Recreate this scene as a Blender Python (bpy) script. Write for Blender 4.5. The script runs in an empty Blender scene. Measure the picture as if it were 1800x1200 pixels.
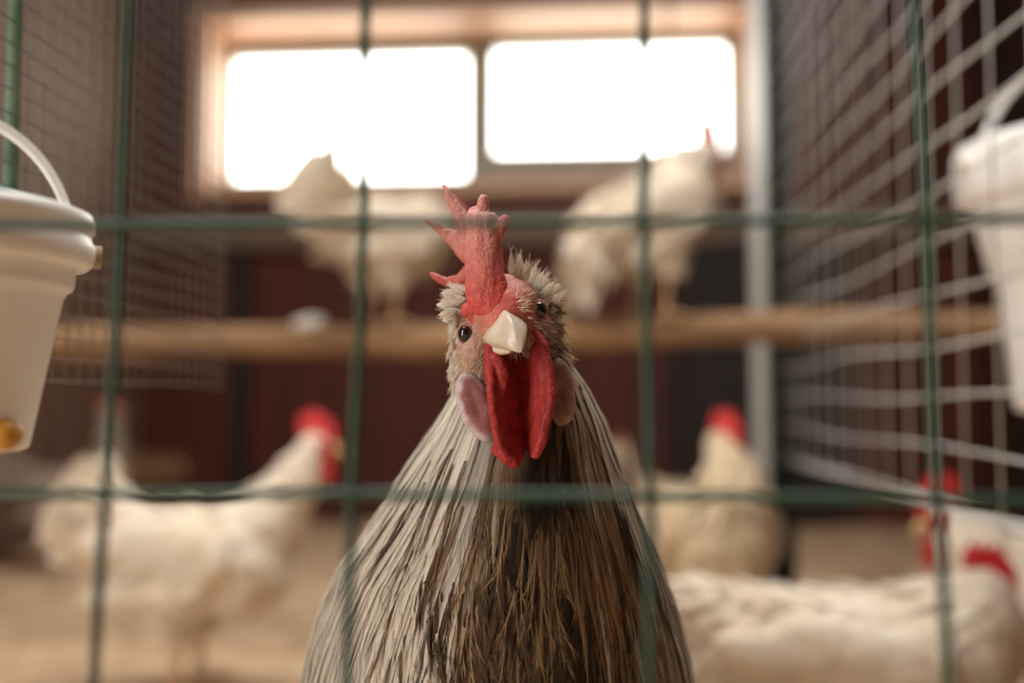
import bpy, bmesh, math, random
import numpy as np
from mathutils import Vector, Matrix, noise

random.seed(7)
R = math.radians
sc = bpy.context.scene
COL = sc.collection

# ------------------------------------------------------------------ camera
FPX = 1750.0
CAM_Z = 0.40
YAW = math.atan(120 / FPX)
PITCH = math.atan(100 / FPX)
cam_d = bpy.data.cameras.new('camera')
cam = bpy.data.objects.new('camera', cam_d)
COL.objects.link(cam)
cam.location = (0, 0, CAM_Z)
cam.rotation_euler = (math.pi / 2 + PITCH, 0, YAW)
cam_d.sensor_width = 36.0
cam_d.lens = 35.0
cam_d.clip_start = 0.01
cam_d.dof.use_dof = True
cam_d.dof.focus_distance = 0.452
cam_d.dof.aperture_fstop = 2.35
sc.camera = cam

# ------------------------------------------------------------------ view, sky, daylight portals
sc.view_settings.view_transform = 'Standard'
sc.view_settings.look = 'None'
sc.view_settings.exposure = 0.80
sc.view_settings.gamma = 1.0
w = bpy.data.worlds.new('overcast_sky')
sc.world = w
w.use_nodes = True
bg = w.node_tree.nodes['Background']
bg.inputs[0].default_value = (1.0, 0.975, 0.935, 1)
bg.inputs[1].default_value = 6.4


def portal(name, loc, rot, sx, sy):
    d = bpy.data.lights.new(name, 'AREA')
    d.shape = 'RECTANGLE'
    d.size, d.size_y = sx, sy
    d.cycles.is_portal = True
    o = bpy.data.objects.new(name, d)
    o.location, o.rotation_euler = loc, rot
    COL.objects.link(o)


BACK_Y = 3.30          # inner face of the back wall
GLASS_Y = 3.62
LEFT_X, RIGHT_X = -1.5, 1.3
FRONT_Y = -2.6
CEIL_Z = 2.25
portal('window_daylight', (-0.36, GLASS_Y + 0.06, 1.45), (R(-90), 0, 0), 1.95, 0.72)
portal('roof_light', (-0.2, 0.95, CEIL_Z + 0.06), (0, 0, 0), 1.9, 1.0)
portal('doorway_daylight', (LEFT_X - 0.1, -1.05, 1.05), (R(90), 0, R(-90)), 1.06, 2.1)

CB = Matrix.Rotation(YAW, 3, 'Z') @ Matrix.Rotation(math.pi / 2 + PITCH, 3, 'X')
C_R, C_U, C_F = CB.col[0].copy(), CB.col[1].copy(), -CB.col[2].copy()
C0 = Vector((0, 0, CAM_Z))


def W(px, py, d):
    """point seen at photo pixel (px,py) whose depth along the optical axis is d metres"""
    return C0 + C_F * d + C_R * ((px - 900) / FPX * d) + C_U * ((600 - py) / FPX * d)


def WY(px, py, y):
    """same, but on the plane Y = y of the coop"""
    v = C_F + C_R * ((px - 900) / FPX) + C_U * ((600 - py) / FPX)
    return C0 + v * (y / v.y)


# ------------------------------------------------------------------ materials
def node(nt, t, **kw):
    n = nt.nodes.new(t)
    for k, v in kw.items():
        setattr(n, k, v)
    return n


def mat(name, c1, c2=None, scale=8.0, rough=0.7, bump=0.0, bscale=None, stretch=(1, 1, 1), attr=False,
        sss=0.0, spec=0.4, metal=0.0, detail=5.0, streak=False, transl=0.0, sheen=0.0, sssr=(1, .25, .12)):
    m = bpy.data.materials.new(name)
    m.use_nodes = True
    nt = m.node_tree
    b = nt.nodes['Principled BSDF']
    L = nt.links.new
    b.inputs['Roughness'].default_value = rough
    b.inputs['Specular IOR Level'].default_value = spec
    b.inputs['Metallic'].default_value = metal
    if sheen:
        b.inputs['Sheen Weight'].default_value = sheen
    if sss:
        b.inputs['Subsurface Weight'].default_value = sss
        b.inputs['Subsurface Radius'].default_value = sssr
        b.inputs['Subsurface Scale'].default_value = 0.004
    tc = node(nt, 'ShaderNodeTexCoord')
    mp = node(nt, 'ShaderNodeMapping')
    mp.inputs['Scale'].default_value = stretch
    if streak:
        at = node(nt, 'ShaderNodeAttribute', attribute_name='fuv')
        L(at.outputs['Vector'], mp.inputs['Vector'])
    else:
        L(tc.outputs['Object'], mp.inputs['Vector'])
    n = node(nt, 'ShaderNodeTexNoise')
    n.inputs['Scale'].default_value = scale
    n.inputs['Detail'].default_value = detail
    n.inputs['Roughness'].default_value = 0.6
    L(mp.outputs[0], n.inputs['Vector'])
    mix = node(nt, 'ShaderNodeMix', data_type='RGBA')
    rp = node(nt, 'ShaderNodeMapRange')
    rp.inputs[1].default_value, rp.inputs[2].default_value = 0.32, 0.68
    L(n.outputs['Fac'], rp.inputs[0])
    L(rp.outputs[0], mix.inputs['Factor'])
    c2 = c2 or c1
    if attr:
        at2 = node(nt, 'ShaderNodeAttribute', attribute_name='col')
        for i, c in ((6, c1), (7, c2)):
            mm = node(nt, 'ShaderNodeMix', data_type='RGBA', blend_type='MULTIPLY')
            mm.inputs['Factor'].default_value = 1
            L(at2.outputs['Color'], mm.inputs[6])
            mm.inputs[7].default_value = (*c, 1)
            L(mm.outputs[2], mix.inputs[i])
    else:
        mix.inputs[6].default_value = (*c1, 1)
        mix.inputs[7].default_value = (*c2, 1)
    L(mix.outputs[2], b.inputs['Base Color'])
    if bump:
        n2 = n
        if bscale:
            n2 = node(nt, 'ShaderNodeTexNoise')
            n2.inputs['Scale'].default_value = bscale
            n2.inputs['Detail'].default_value = 4
            L(mp.outputs[0], n2.inputs['Vector'])
        bp = node(nt, 'ShaderNodeBump')
        bp.inputs['Strength'].default_value = bump
        bp.inputs['Distance'].default_value = 0.001 if sss or streak else 0.004
        L(n2.outputs['Fac'], bp.inputs['Height'])
        L(bp.outputs[0], b.inputs['Normal'])
    if transl:
        tr = node(nt, 'ShaderNodeBsdfTranslucent')
        L(mix.outputs[2], tr.inputs['Color'])
        ms = node(nt, 'ShaderNodeMixShader')
        ms.inputs[0].default_value = transl
        L(b.outputs[0], ms.inputs[1])
        L(tr.outputs[0], ms.inputs[2])
        L(ms.outputs[0], nt.nodes['Material Output'].inputs[0])
    return m


def boards_mat(name, c1, c2, gap, axis, width, rough=0.75):
    """painted or raw boards: noise grain plus dark joint lines every `width` metres along `axis`"""
    m = mat(name, c1, c2, scale=3.0, rough=rough, bump=0.3, stretch=(6, 6, .7) if axis != 'Z' else (.7, .7, 6))
    nt = m.node_tree
    L = nt.links.new
    tc = node(nt, 'ShaderNodeTexCoord')
    sp = node(nt, 'ShaderNodeSeparateXYZ')
    L(tc.outputs['Object'], sp.inputs[0])
    dv = node(nt, 'ShaderNodeMath', operation='DIVIDE')
    L(sp.outputs[axis], dv.inputs[0])
    dv.inputs[1].default_value = width
    fr = node(nt, 'ShaderNodeMath', operation='FRACT')
    L(dv.outputs[0], fr.inputs[0])
    lt = node(nt, 'ShaderNodeMath', operation='LESS_THAN')
    L(fr.outputs[0], lt.inputs[0])
    lt.inputs[1].default_value = 0.06
    b = nt.nodes['Principled BSDF']
    src = b.inputs['Base Color'].links[0].from_socket
    mx = node(nt, 'ShaderNodeMix', data_type='RGBA')
    L(lt.outputs[0], mx.inputs['Factor'])
    L(src, mx.inputs[6])
    mx.inputs[7].default_value = (*gap, 1)
    L(mx.outputs[2], b.inputs['Base Color'])
    return m


M = {}
M['red_boards'] = boards_mat('red_brown_boards', (.095, .018, .007), (.055, .011, .005), (.012, .006, .005), 'X', 0.14)
M['red_side'] = boards_mat('dark_red_side_boards', (.040, .013, .008), (.022, .008, .005), (.006, .004, .003), 'Y', 0.14)
M['brown_side'] = boards_mat('brown_side_boards', (.22, .135, .09), (.16, .095, .062), (.03, .018, .012), 'Y', 0.16)
M['dark_wood'] = mat('dark_wood', (.022, .013, .010), (.012, .008, .007), scale=6, stretch=(5, 5, .6), bump=.3)
M['rail_wood'] = mat('weathered_rail_wood', (.20, .135, .09), (.12, .08, .055), scale=5, stretch=(.5, 5, 5), bump=.3)
M['pine'] = mat('pine_wood', (.88, .56, .35), (.80, .46, .27), scale=4, stretch=(1, 1, 4), bump=.15, rough=.55)
M['frame_paint'] = mat('grey_window_paint', (.42, .40, .33), (.36, .35, .29), scale=6, rough=.5)
M['ceil'] = mat('ceiling_boards', (.20, .12, .075), (.12, .07, .045), scale=4, stretch=(1, 5, 1))
M['plain_wall'] = mat('front_wall_boards', (.20, .12, .08), (.13, .075, .05), scale=4, stretch=(5, 5, .6))
M['litter'] = mat('wood_shaving_litter', (.66, .475, .31), (.36, .22, .12), scale=16, rough=.95, bump=.9, bscale=70, detail=8)
M['straw'] = mat('straw', (.66, .46, .27), (.44, .29, .15), scale=30, rough=.8)
M['perch'] = mat('perch_bark', (.36, .21, .105), (.17, .09, .04), scale=9, stretch=(.8, 4, 4), rough=.8, bump=.5)
M['pale_board'] = mat('pale_painted_board', (.66, .65, .63), (.54, .53, .51), scale=5, stretch=(5, 5, .6), rough=.55)
M['steel_and_shade'] = mat('dark_green_steel_and_shade', (.014, .018, .014), (.009, .011, .009), scale=20, rough=.7, spec=.1)  # stake steel, also the dark colour given to the post's shaded edge
M['green_wire'] = mat('green_coated_wire', (.015, .046, .023), (.010, .030, .015), scale=60, rough=.42, spec=.32)
M['green_pale'] = mat('dusty_green_wire', (.16, .27, .21), (.09, .18, .13), scale=60, rough=.4, spec=.6)
M['galv'] = mat('galvanised_wire', (.62, .60, .56), (.48, .46, .43), scale=60, rough=.38, metal=.25, spec=.6)
M['fine_galv'] = mat('dull_fine_wire', (.19, .155, .125), (.11, .09, .075), scale=60, rough=.5)
M['white_plastic'] = mat('white_plastic', (.86, .84, .80), (.80, .78, .73), scale=10, rough=.38, spec=.5, sss=.15, sssr=(1, .9, .8))
M['orange_plastic'] = mat('orange_plastic', (.62, .30, .04), (.50, .22, .03), scale=20, rough=.4)
M['tan_plastic'] = mat('tan_plastic', (.50, .36, .22), (.42, .30, .18), scale=20, rough=.5)
M['hen_white'] = mat('white_hen_feathers', (.80, .73, .61), (.72, .59, .43), scale=14, rough=.85, bump=.4, sheen=.2, transl=.12)
M['hen_cream'] = mat('cream_hen_feathers', (.66, .53, .36), (.50, .37, .22), scale=14, rough=.85, bump=.4, sheen=.2, transl=.12)
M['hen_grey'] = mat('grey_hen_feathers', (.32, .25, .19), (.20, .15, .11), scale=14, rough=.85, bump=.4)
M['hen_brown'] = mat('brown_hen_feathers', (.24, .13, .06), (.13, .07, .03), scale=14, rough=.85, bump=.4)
M['comb_red'] = mat('red_comb_skin', (.62, .030, .030), (.42, .016, .020), scale=60, rough=.45, bump=.4, sss=.25)
M['leg_yellow'] = mat('yellow_leg_scale', (.62, .40, .22), (.46, .28, .15), scale=80, rough=.55, bump=.5)
M['beak_horn'] = mat('yellow_horn', (.60, .42, .20), (.50, .33, .14), scale=60, rough=.4)
M['eye_black'] = mat('glossy_black_eye', (.006, .005, .004), rough=.04, spec=.8)
M['eye_iris'] = mat('amber_iris', (.35, .16, .05), (.22, .09, .03), scale=200, rough=.1, spec=.7)
M['dropping'] = mat('chalky_white', (.72, .70, .65), (.55, .52, .46), scale=60, rough=.9)
# the rooster
M['face_skin'] = mat('rooster_face_skin', (1.0, 1.0, 1.0), (.72, .62, .58), scale=900, rough=.5, bump=.55, bscale=650, attr=True, sss=.22)
M['comb_skin'] = mat('rooster_comb_skin', (1.0, 1.0, 1.0), (.78, .66, .64), scale=700, rough=.5, bump=.95, bscale=900, attr=True, sss=.30)
M['wattle_skin'] = mat('rooster_wattle_skin', (1.0, 1.0, 1.0), (.74, .60, .60), scale=500, rough=.52, spec=.3, bump=.8, bscale=800, attr=True, sss=.25)
M['lobe_skin'] = mat('rooster_earlobe_skin', (1.0, 1.0, 1.0), (.82, .76, .78), scale=500, rough=.5, bump=.4, bscale=500, attr=True, sss=.25)
M['ivory_beak'] = mat('ivory_beak', (.62, .53, .42), (.46, .37, .27), scale=120, stretch=(1, 1, 1), rough=.34, bump=.12, spec=.5, sss=.15, sssr=(1, .8, .5))
M['underbody'] = mat('feather_down', (.16, .115, .075), (.07, .05, .032), scale=300, rough=.95, bump=.5)
M['plumage'] = mat('rooster_feathers', (1.10, 1.08, 1.05), (.76, .73, .68), scale=1.0, stretch=(7, .9, 40), rough=.62, attr=True, streak=True,
                   bump=.25, transl=.10, detail=3, spec=.15)
M['head_fluff'] = mat('rooster_head_feathers', (1.1, 1.08, 1.05), (.75, .72, .68), scale=1.0, stretch=(5, .9, 40), rough=.65, attr=True, streak=True,
                      transl=.2, detail=3, spec=.25)


# glass: thin dusty pane
def glass_mat():
    m = bpy.data.materials.new('dusty_window_glass')
    m.use_nodes = True
    nt = m.node_tree
    nt.nodes.remove(nt.nodes['Principled BSDF'])
    t = node(nt, 'ShaderNodeBsdfTransparent')
    t.inputs[0].default_value = (.96, .97, .95, 1)
    g = node(nt, 'ShaderNodeBsdfGlossy')
    g.inputs['Roughness'].default_value = .05
    fz = node(nt, 'ShaderNodeFresnel')
    fz.inputs[0].default_value = 1.3
    ms = node(nt, 'ShaderNodeMixShader')
    nt.links.new(fz.outputs[0], ms.inputs[0])
    nt.links.new(t.outputs[0], ms.inputs[1])
    nt.links.new(g.outputs[0], ms.inputs[2])
    nt.links.new(ms.outputs[0], nt.nodes['Material Output'].inputs[0])
    return m


M['glass'] = glass_mat()


# ------------------------------------------------------------------ object helpers
def link(name, me, m, parent=None, world=False, smooth=True):
    if world and parent is not None:
        me.transform(Matrix.Translation(-parent.location))
    me.name = name
    me.materials.append(m)
    if smooth:
        me.polygons.foreach_set('use_smooth', [True] * len(me.polygons))
    o = bpy.data.objects.new(name, me)
    COL.objects.link(o)
    if parent is not None:
        o.parent = parent
    return o


def obj(name, bm, m, parent=None, world=False, smooth=False, colf=None):
    me = bpy.data.meshes.new(name)
    bm.to_mesh(me)
    bm.free()
    if colf:
        a = me.attributes.new('col', 'FLOAT_COLOR', 'POINT')
        a.data.foreach_set('color', [c for v in me.vertices for c in (*colf(v.co), 1.0)])
    return link(name, me, m, parent, world, smooth)


def tag(o, label, cat, group=None):
    o['label'] = label
    o['category'] = cat
    if group:
        o['group'] = group
    return o


def thing(name, label, cat, loc=(0, 0, 0), rotz=0, group=None):
    o = bpy.data.objects.new(name, None)
    o.empty_display_size = .05
    COL.objects.link(o)
    o.location = loc
    o.rotation_euler = (0, 0, rotz)
    return tag(o, label, cat, group)


def struct(name, bm, m, parent=None):
    o = obj(name, bm, m, parent)
    if parent is None:
        o['kind'] = 'structure'
    return o


def box(bm, x0, x1, y0, y1, z0, z1, bev=0.0):
    mt = Matrix.Translation(((x0 + x1) / 2, (y0 + y1) / 2, (z0 + z1) / 2)) @ Matrix.Diagonal((x1 - x0, y1 - y0, z1 - z0, 1))
    r = bmesh.ops.create_cube(bm, size=1, matrix=mt)
    if bev:
        es = list({e for v in r['verts'] for e in v.link_edges})
        bmesh.ops.bevel(bm, geom=es, offset=bev, segments=2, affect='EDGES')


def bx(*a, bev=0.0):
    bm = bmesh.new()
    box(bm, *a, bev=bev)
    return bm


def tube(bm, pts, rad, seg=10, cap=True):
    pts = [Vector(p) for p in pts]
    if not hasattr(rad, '__len__'):
        rad = [rad] * len(pts)
    rings = []
    prev = None
    for i, p in enumerate(pts):
        t = (pts[min(i + 1, len(pts) - 1)] - pts[max(i - 1, 0)]).normalized()
        if prev is None:
            prev = t.orthogonal().normalized()
        a = (prev - t * prev.dot(t)).normalized()
        prev = a
        b = t.cross(a)
        rings.append([bm.verts.new(p + (a * math.cos(k * 2 * math.pi / seg) + b * math.sin(k * 2 * math.pi / seg)) * rad[i]) for k in range(seg)])
    for r0, r1 in zip(rings, rings[1:]):
        for k in range(seg):
            bm.faces.new((r0[k], r0[(k + 1) % seg], r1[(k + 1) % seg], r1[k]))
    if cap:
        bm.faces.new(list(reversed(rings[0])))
        bm.faces.new(rings[-1])


def tb(pts, rad, seg=10):
    bm = bmesh.new()
    tube(bm, pts, rad, seg)
    return bm


def lathe(prof, seg=48, close=True):
    bm = bmesh.new()
    rings = [[bm.verts.new((r * math.cos(k * 2 * math.pi / seg), r * math.sin(k * 2 * math.pi / seg), z)) for k in range(seg)] for r, z in prof]
    for r0, r1 in zip(rings, rings[1:]):
        for k in range(seg):
            bm.faces.new((r0[k], r0[(k + 1) % seg], r1[(k + 1) % seg], r1[k]))
    if close:
        bm.faces.new(list(reversed(rings[0])))
        bm.faces.new(rings[-1])
    return bm


def ell(bm, c, r, rot=None, sub=3):
    mt = Matrix.Translation(Vector(c))
    if rot is not None:
        mt = mt @ rot.to_4x4()
    bmesh.ops.create_icosphere(bm, subdivisions=sub, radius=1, matrix=mt @ Matrix.Diagonal((*r, 1)))


def chain(bm, pts, rads, n=8, sub=2):
    """a tapering limb: overlapping balls along a polyline, fused later"""
    pts = [Vector(p) for p in pts]
    for i in range(len(pts) - 1):
        for k in range(n + 1):
            f = k / n
            ell(bm, pts[i].lerp(pts[i + 1], f), (rads[i] * (1 - f) + rads[i + 1] * f,) * 3, sub=sub)


def fuse(bm, voxel, smooth=3, fac=.5, disp=None):
    """fuse overlapping solids into one continuous skin"""
    me = bpy.data.meshes.new('tmp')
    bm.to_mesh(me)
    bm.free()
    o = bpy.data.objects.new('tmp', me)
    COL.objects.link(o)
    md = o.modifiers.new('r', 'REMESH')
    md.mode = 'VOXEL'
    md.voxel_size = voxel
    dg = bpy.context.evaluated_depsgraph_get()
    dg.update()
    me2 = bpy.data.meshes.new_from_object(o.evaluated_get(dg))
    bpy.data.objects.remove(o)
    bpy.data.meshes.remove(me)
    b2 = bmesh.new()
    b2.from_mesh(me2)
    bpy.data.meshes.remove(me2)
    for _ in range(smooth):
        bmesh.ops.smooth_vert(b2, verts=b2.verts, factor=fac, use_axis_x=True, use_axis_y=True, use_axis_z=True)
    if disp:
        b2.normal_update()
        off = [v.normal * disp(v.co) for v in b2.verts]
        for v, d in zip(b2.verts, off):
            v.co += d
    return b2


class Cards:
    """collects feathers (curved vanes and hair-fine barbs) into one mesh"""

    def __init__(s):
        s.v, s.f, s.c, s.u = [], [], [], []

    def vane(s, P, side, nrm, wid, colf, camber=.15, rnd=None, ncol=5):
        rnd = random.random() if rnd is None else rnd
        b = len(s.v)
        n = len(P)
        for i in range(n):
            for j in range(ncol):
                u = -1 + 2 * j / (ncol - 1)
                p = P[i] + side[i] * (u * wid[i]) - nrm[i] * (camber * wid[i] * u * u)
                s.v.append(tuple(p))
                s.c.append(colf(u, i / (n - 1)))
                s.u.append((u, i / (n - 1), rnd))
        for i in range(n - 1):
            for j in range(ncol - 1):
                a = b + i * ncol + j
                s.f.append((a, a + 1, a + ncol + 1, a + ncol))

    def hair(s, P, side, w0, c, rnd=None):
        rnd = random.random() if rnd is None else rnd
        b = len(s.v)
        n = len(P)
        for i in range(n):
            ww = w0 * (1 - i / (n - 1)) + .00002
            for sg in (-1, 1):
                s.v.append(tuple(P[i] + side * (sg * ww)))
                s.c.append(c)
                s.u.append((sg, i / (n - 1), rnd))
        for i in range(n - 1):
            a = b + 2 * i
            s.f.append((a, a + 1, a + 3, a + 2))

    def build(s, name, m, parent, world=False):
        me = bpy.data.meshes.new(name)
        me.from_pydata(s.v, [], s.f)
        a = me.attributes.new('col', 'FLOAT_COLOR', 'POINT')
        a.data.foreach_set('color', [x for c in s.c for x in (*c, 1.0)])
        a = me.attributes.new('fuv', 'FLOAT_VECTOR', 'POINT')
        a.data.foreach_set('vector', [x for c in s.u for x in c])
        return link(name, me, m, parent, world)


# ------------------------------------------------------------------ the coop shell
bm = bmesh.new()
bmesh.ops.create_grid(bm, x_segments=160, y_segments=260, size=1, matrix=Matrix.Translation(((LEFT_X + RIGHT_X) / 2, (BACK_Y + FRONT_Y) / 2, 0)) @ Matrix.Diagonal(((RIGHT_X - LEFT_X) / 2 + .1, (BACK_Y - FRONT_Y) / 2 + .1, 1, 1)))
for v in bm.verts:
    v.co.z = -0.012 + .010 * noise.noise(v.co * 7) * 1.0 + .005 * noise.noise(v.co * 31)
o = obj('floor', bm, M['litter'], smooth=True)
o['kind'] = 'structure'

WX0, WX1, WZ0, WZ1 = -1.30, 0.585, 1.125, 1.725      # opening in the back wall
T = .06
bm = bmesh.new()
box(bm, LEFT_X - T, RIGHT_X + T, BACK_Y, BACK_Y + T, -.03, WZ0)
box(bm, LEFT_X - T, RIGHT_X + T, BACK_Y, BACK_Y + T, WZ1, CEIL_Z)
box(bm, LEFT_X - T, WX0, BACK_Y, BACK_Y + T, WZ0, WZ1)
box(bm, WX1, RIGHT_X + T, BACK_Y, BACK_Y + T, WZ0, WZ1)
struct('wall_back', bm, M['red_boards'])
bm = bmesh.new()          # left wall with the daylit doorway behind the photographer
DY0, DY1, DZ = -1.58, -0.52, 2.1
box(bm, LEFT_X - T, LEFT_X, DY1, BACK_Y, -.03, CEIL_Z)
box(bm, LEFT_X - T, LEFT_X, FRONT_Y, DY0, -.03, CEIL_Z)
box(bm, LEFT_X - T, LEFT_X, DY0, DY1, DZ, CEIL_Z)
struct('wall_left', bm, M['brown_side'])
struct('wall_right', bx(RIGHT_X, RIGHT_X + T, FRONT_Y, BACK_Y, -.03, CEIL_Z), M['red_side'])
struct('wall_front', bx(LEFT_X - T, RIGHT_X + T, FRONT_Y - T, FRONT_Y, -.03, CEIL_Z), M['plain_wall'])
bm = bmesh.new()          # roof with a clear skylight opening over the pen
SX0, SX1, SY0, SY1 = -1.15, .75, .45, 1.45
box(bm, LEFT_X - T, RIGHT_X + T, FRONT_Y - T, SY0, CEIL_Z, CEIL_Z + .05)
box(bm, LEFT_X - T, RIGHT_X + T, SY1, GLASS_Y + .1, CEIL_Z, CEIL_Z + .05)
box(bm, LEFT_X - T, SX0, SY0, SY1, CEIL_Z, CEIL_Z + .05)
box(bm, SX1, RIGHT_X + T, SY0, SY1, CEIL_Z, CEIL_Z + .05)
struct('ceiling', bm, M['ceil'])

# window box: pine reveal, grey frame, two panes
win = bpy.data.objects.new('window_1', None)
COL.objects.link(win)
win.location = (0, GLASS_Y, WZ0)
win['kind'] = 'structure'
tag(win, 'bright two-pane window in a deep pine reveal above the perch', 'window')


def wpart(name, bm, m, parent=win):
    bmesh.ops.translate(bm, verts=bm.verts, vec=-Vector(win.location))
    return obj(name, bm, m, parent)


bm = bmesh.new()
box(bm, WX0 - .03, WX0, BACK_Y - .005, GLASS_Y + .03, WZ0 - .03, WZ1 + .03)
box(bm, WX1, WX1 + .03, BACK_Y - .005, GLASS_Y + .03, WZ0 - .03, WZ1 + .03)
box(bm, WX0, WX1, BACK_Y - .005, GLASS_Y + .03, WZ1, WZ1 + .03)
box(bm, WX0, WX1, BACK_Y - .005, GLASS_Y + .03, WZ0 - .03, WZ0)
wpart('window_reveal', bm, M['pine'])
MX0, MX1 = -0.418, -0.308
LP = (WX0 + .006, MX0, 1.215, 1.672)          # left pane x0,x1,z0,z1
RP = (MX1, WX1 - .055, 1.300, 1.686)
fy0, fy1 = GLASS_Y - .03, GLASS_Y + .03
bm = bmesh.new()
box(bm, WX0, LP[0], fy0, fy1, WZ0, WZ1)
box(bm, LP[0], LP[1], fy0, fy1, WZ0, LP[2])
box(bm, LP[0], LP[1], fy0, fy1, LP[3], WZ1)
wpart('sash', bm, M['frame_paint'])
bm = bmesh.new()
box(bm, RP[1], WX1, fy0, fy1, WZ0, WZ1)
box(bm, RP[0], RP[1], fy0, fy1, WZ0, RP[2])
box(bm, RP[0], RP[1], fy0, fy1, RP[3], WZ1)
wpart('sash', bm, M['frame_paint'])
wpart('mullion', bx(MX0, MX1, fy0 - .005, fy1, WZ0, WZ1), M['frame_paint'])
for p in (LP, RP):
    wpart('pane', bx(p[0], p[1], GLASS_Y - .002, GLASS_Y + .002, p[2], p[3]), M['glass'])

# timbers on the back wall
struct('trim_1', bx(LEFT_X, RIGHT_X, BACK_Y - .05, BACK_Y, .905, 1.02, bev=.004), M['rail_wood'])
for i, (px0, px1, m) in enumerate(((412, 440, 'dark_wood'), (1168, 1192, 'dark_wood'))):
    a, b = WY(px0, 700, BACK_Y).x, WY(px1, 700, BACK_Y).x
    struct('trim_%d' % (i + 2), bx(a, b, BACK_Y - .045, BACK_Y, -.02, .904, bev=.003), M[m])
a, b = WY(1205, 700, BACK_Y).x, WY(1500, 700, BACK_Y).x
struct('trim_4', bx(a, b, BACK_Y - .03, BACK_Y, .02, .9, bev=.003), M['dark_wood'])

# ------------------------------------------------------------------ straw on the floor
sd = Cards()
rs = random.Random(3)
for _ in range(2600):
    x, y = rs.uniform(LEFT_X + .05, RIGHT_X - .05), rs.uniform(.55, BACK_Y - .05)
    a = rs.uniform(0, math.pi)
    l = rs.uniform(.015, .05)
    d = Vector((math.cos(a), math.sin(a), rs.uniform(-.15, .15))) * l
    p = Vector((x, y, rs.uniform(.002, .010)))
    sdv = Vector((-math.sin(a), math.cos(a), .2)).normalized()
    sd.vane([p - d * .5, p, p + d * .5], [sdv] * 3, [Vector((0, 0, 1))] * 3, [.0011] * 3, lambda u, s: (1, 1, 1), ncol=3)
o = sd.build('straw', M['straw'], None)
o['kind'] = 'stuff'
tag(o, 'loose chopped straw scattered over the coop floor', 'straw')

# ------------------------------------------------------------------ perch
perch_y = 1.60
pts, rad = [], []
for i in range(60):
    f = i / 59
    x = LEFT_X + (RIGHT_X - LEFT_X) * f
    z = .493 + (x + .86) / 1.5 * .018 + .006 * math.sin(f * 9 + 1) + .003 * math.sin(f * 23)
    pts.append((x, perch_y + .008 * math.sin(f * 7), z))
    rad.append(.0275 - .004 * f + .0022 * math.sin(f * 31) + .0015 * math.sin(f * 57))
o = obj('perch', tb(pts, rad, 18), M['perch'], smooth=True)
tag(o, 'long crooked wooden pole perch running across the coop under the window', 'perch')


def perch_top(x):
    f = (x - LEFT_X) / (RIGHT_X - LEFT_X)
    i = min(58, max(0, int(f * 59)))
    return pts[i][2] + rad[i]


# white lump on the perch
bm = bmesh.new()
px = WY(548, 575, perch_y).x
for k in range(9):
    ell(bm, (px + rs.uniform(-.018, .018), perch_y - .008 + rs.uniform(-.012, .008), perch_top(px) + .003 + rs.uniform(-.003, .006)), (.014, .011, .010), sub=2)
o = obj('dropping', fuse(bm, .002, 2), M['dropping'], smooth=True)
tag(o, 'small chalky white lump lying on the perch left of the hen', 'dropping')

# ------------------------------------------------------------------ board post
t = thing('partition_post', 'upright pale board with its shaded front edge coloured dark, right of the window', 'post', (.342, 1.83, 0))
obj('board', bx(-.017, .017, -.075, .080, -.01, CEIL_Z, bev=.002), M['pale_board'], t)
obj('shaded_edge_strip', bx(-.018, .026, -.083, -.0755, -.01, CEIL_Z, bev=.002), M['steel_and_shade'], t)  # dark strip puts the shade on the board's front edge into colour

# ------------------------------------------------------------------ right mesh panel (2 x 3 inch welded wire)
MXR = .348
t = thing('wire_mesh_panel', 'pale galvanised welded mesh panel receding along the right side, ending at the post', 'mesh panel', (MXR, .40, .30))
Y0, Y1 = .40, 1.745
bm = bmesh.new()
z = .30
k = 0
while z < 1.75:
    segs = 24
    tube(bm, [(MXR + .0022 + .002 * math.sin(i * .9 + k), Y0 + (Y1 - Y0) * i / segs, z + .003 * math.sin(i * .55 + k * 1.7)) for i in range(segs + 1)], .0019, 6)
    z += .0508
    k += 1
ztop = z - .0508
y = Y0
while y <= Y1 + .001:
    for a, b in ((.30, .452), (.562, ztop)) if abs(y - perch_y) < .04 else ((.30, ztop),):
        tube(bm, [(MXR, y, a), (MXR, y, b)], .0012, 6)
    y += .0762
obj('mesh', bm, M['galv'], t, world=True, smooth=True)
bm = bmesh.new()
tube(bm, [(MXR - .004, Y0, .296), (MXR - .004, Y1, .296)], .0022, 8)
tube(bm, [(MXR + .004, Y0, .300), (MXR + .004, Y1, .303)], .0018, 8)
obj('selvedge_wire', bm, M['galv'], t, world=True, smooth=True)
for y in (Y0 - .012, ):
    obj('stake', tb([(MXR, y, 0), (MXR, y, ztop)], .005, 10), M['steel_and_shade'], t, world=True, smooth=True)

# ------------------------------------------------------------------ left fine mesh with its green frame
MXL = -.295
t = thing('fine_mesh_panel', 'fine dull wire mesh screen with a green post along the left side', 'mesh panel', (MXL, .50, 0))
bm = bmesh.new()
Y0, Y1, Z0, Z1 = .40, .81, .41, .76
n = int((Z1 - Z0) / .0125)
for i in range(n + 1):
    z = Z0 + i * .0125
    tube(bm, [(MXL, Y0 + (Y1 - Y0) * j / 8, z + .0006 * math.sin(j * 1.3 + i)) for j in range(9)], .00048, 5)
n = int((Y1 - Y0) / .0155)
for i in range(n + 1):
    tube(bm, [(MXL - .0009, Y0 + i * .0155, Z0), (MXL - .0009, Y0 + i * .0155, Z1)], .00048, 5)
obj('mesh', bm, M['fine_galv'], t, world=True, smooth=True)
obj('post', tb([(MXL - .002, .496, .5015), (MXL - .002, .496, CEIL_Z)], .0038, 12), M['green_pale'], t, world=True, smooth=True)
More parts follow.
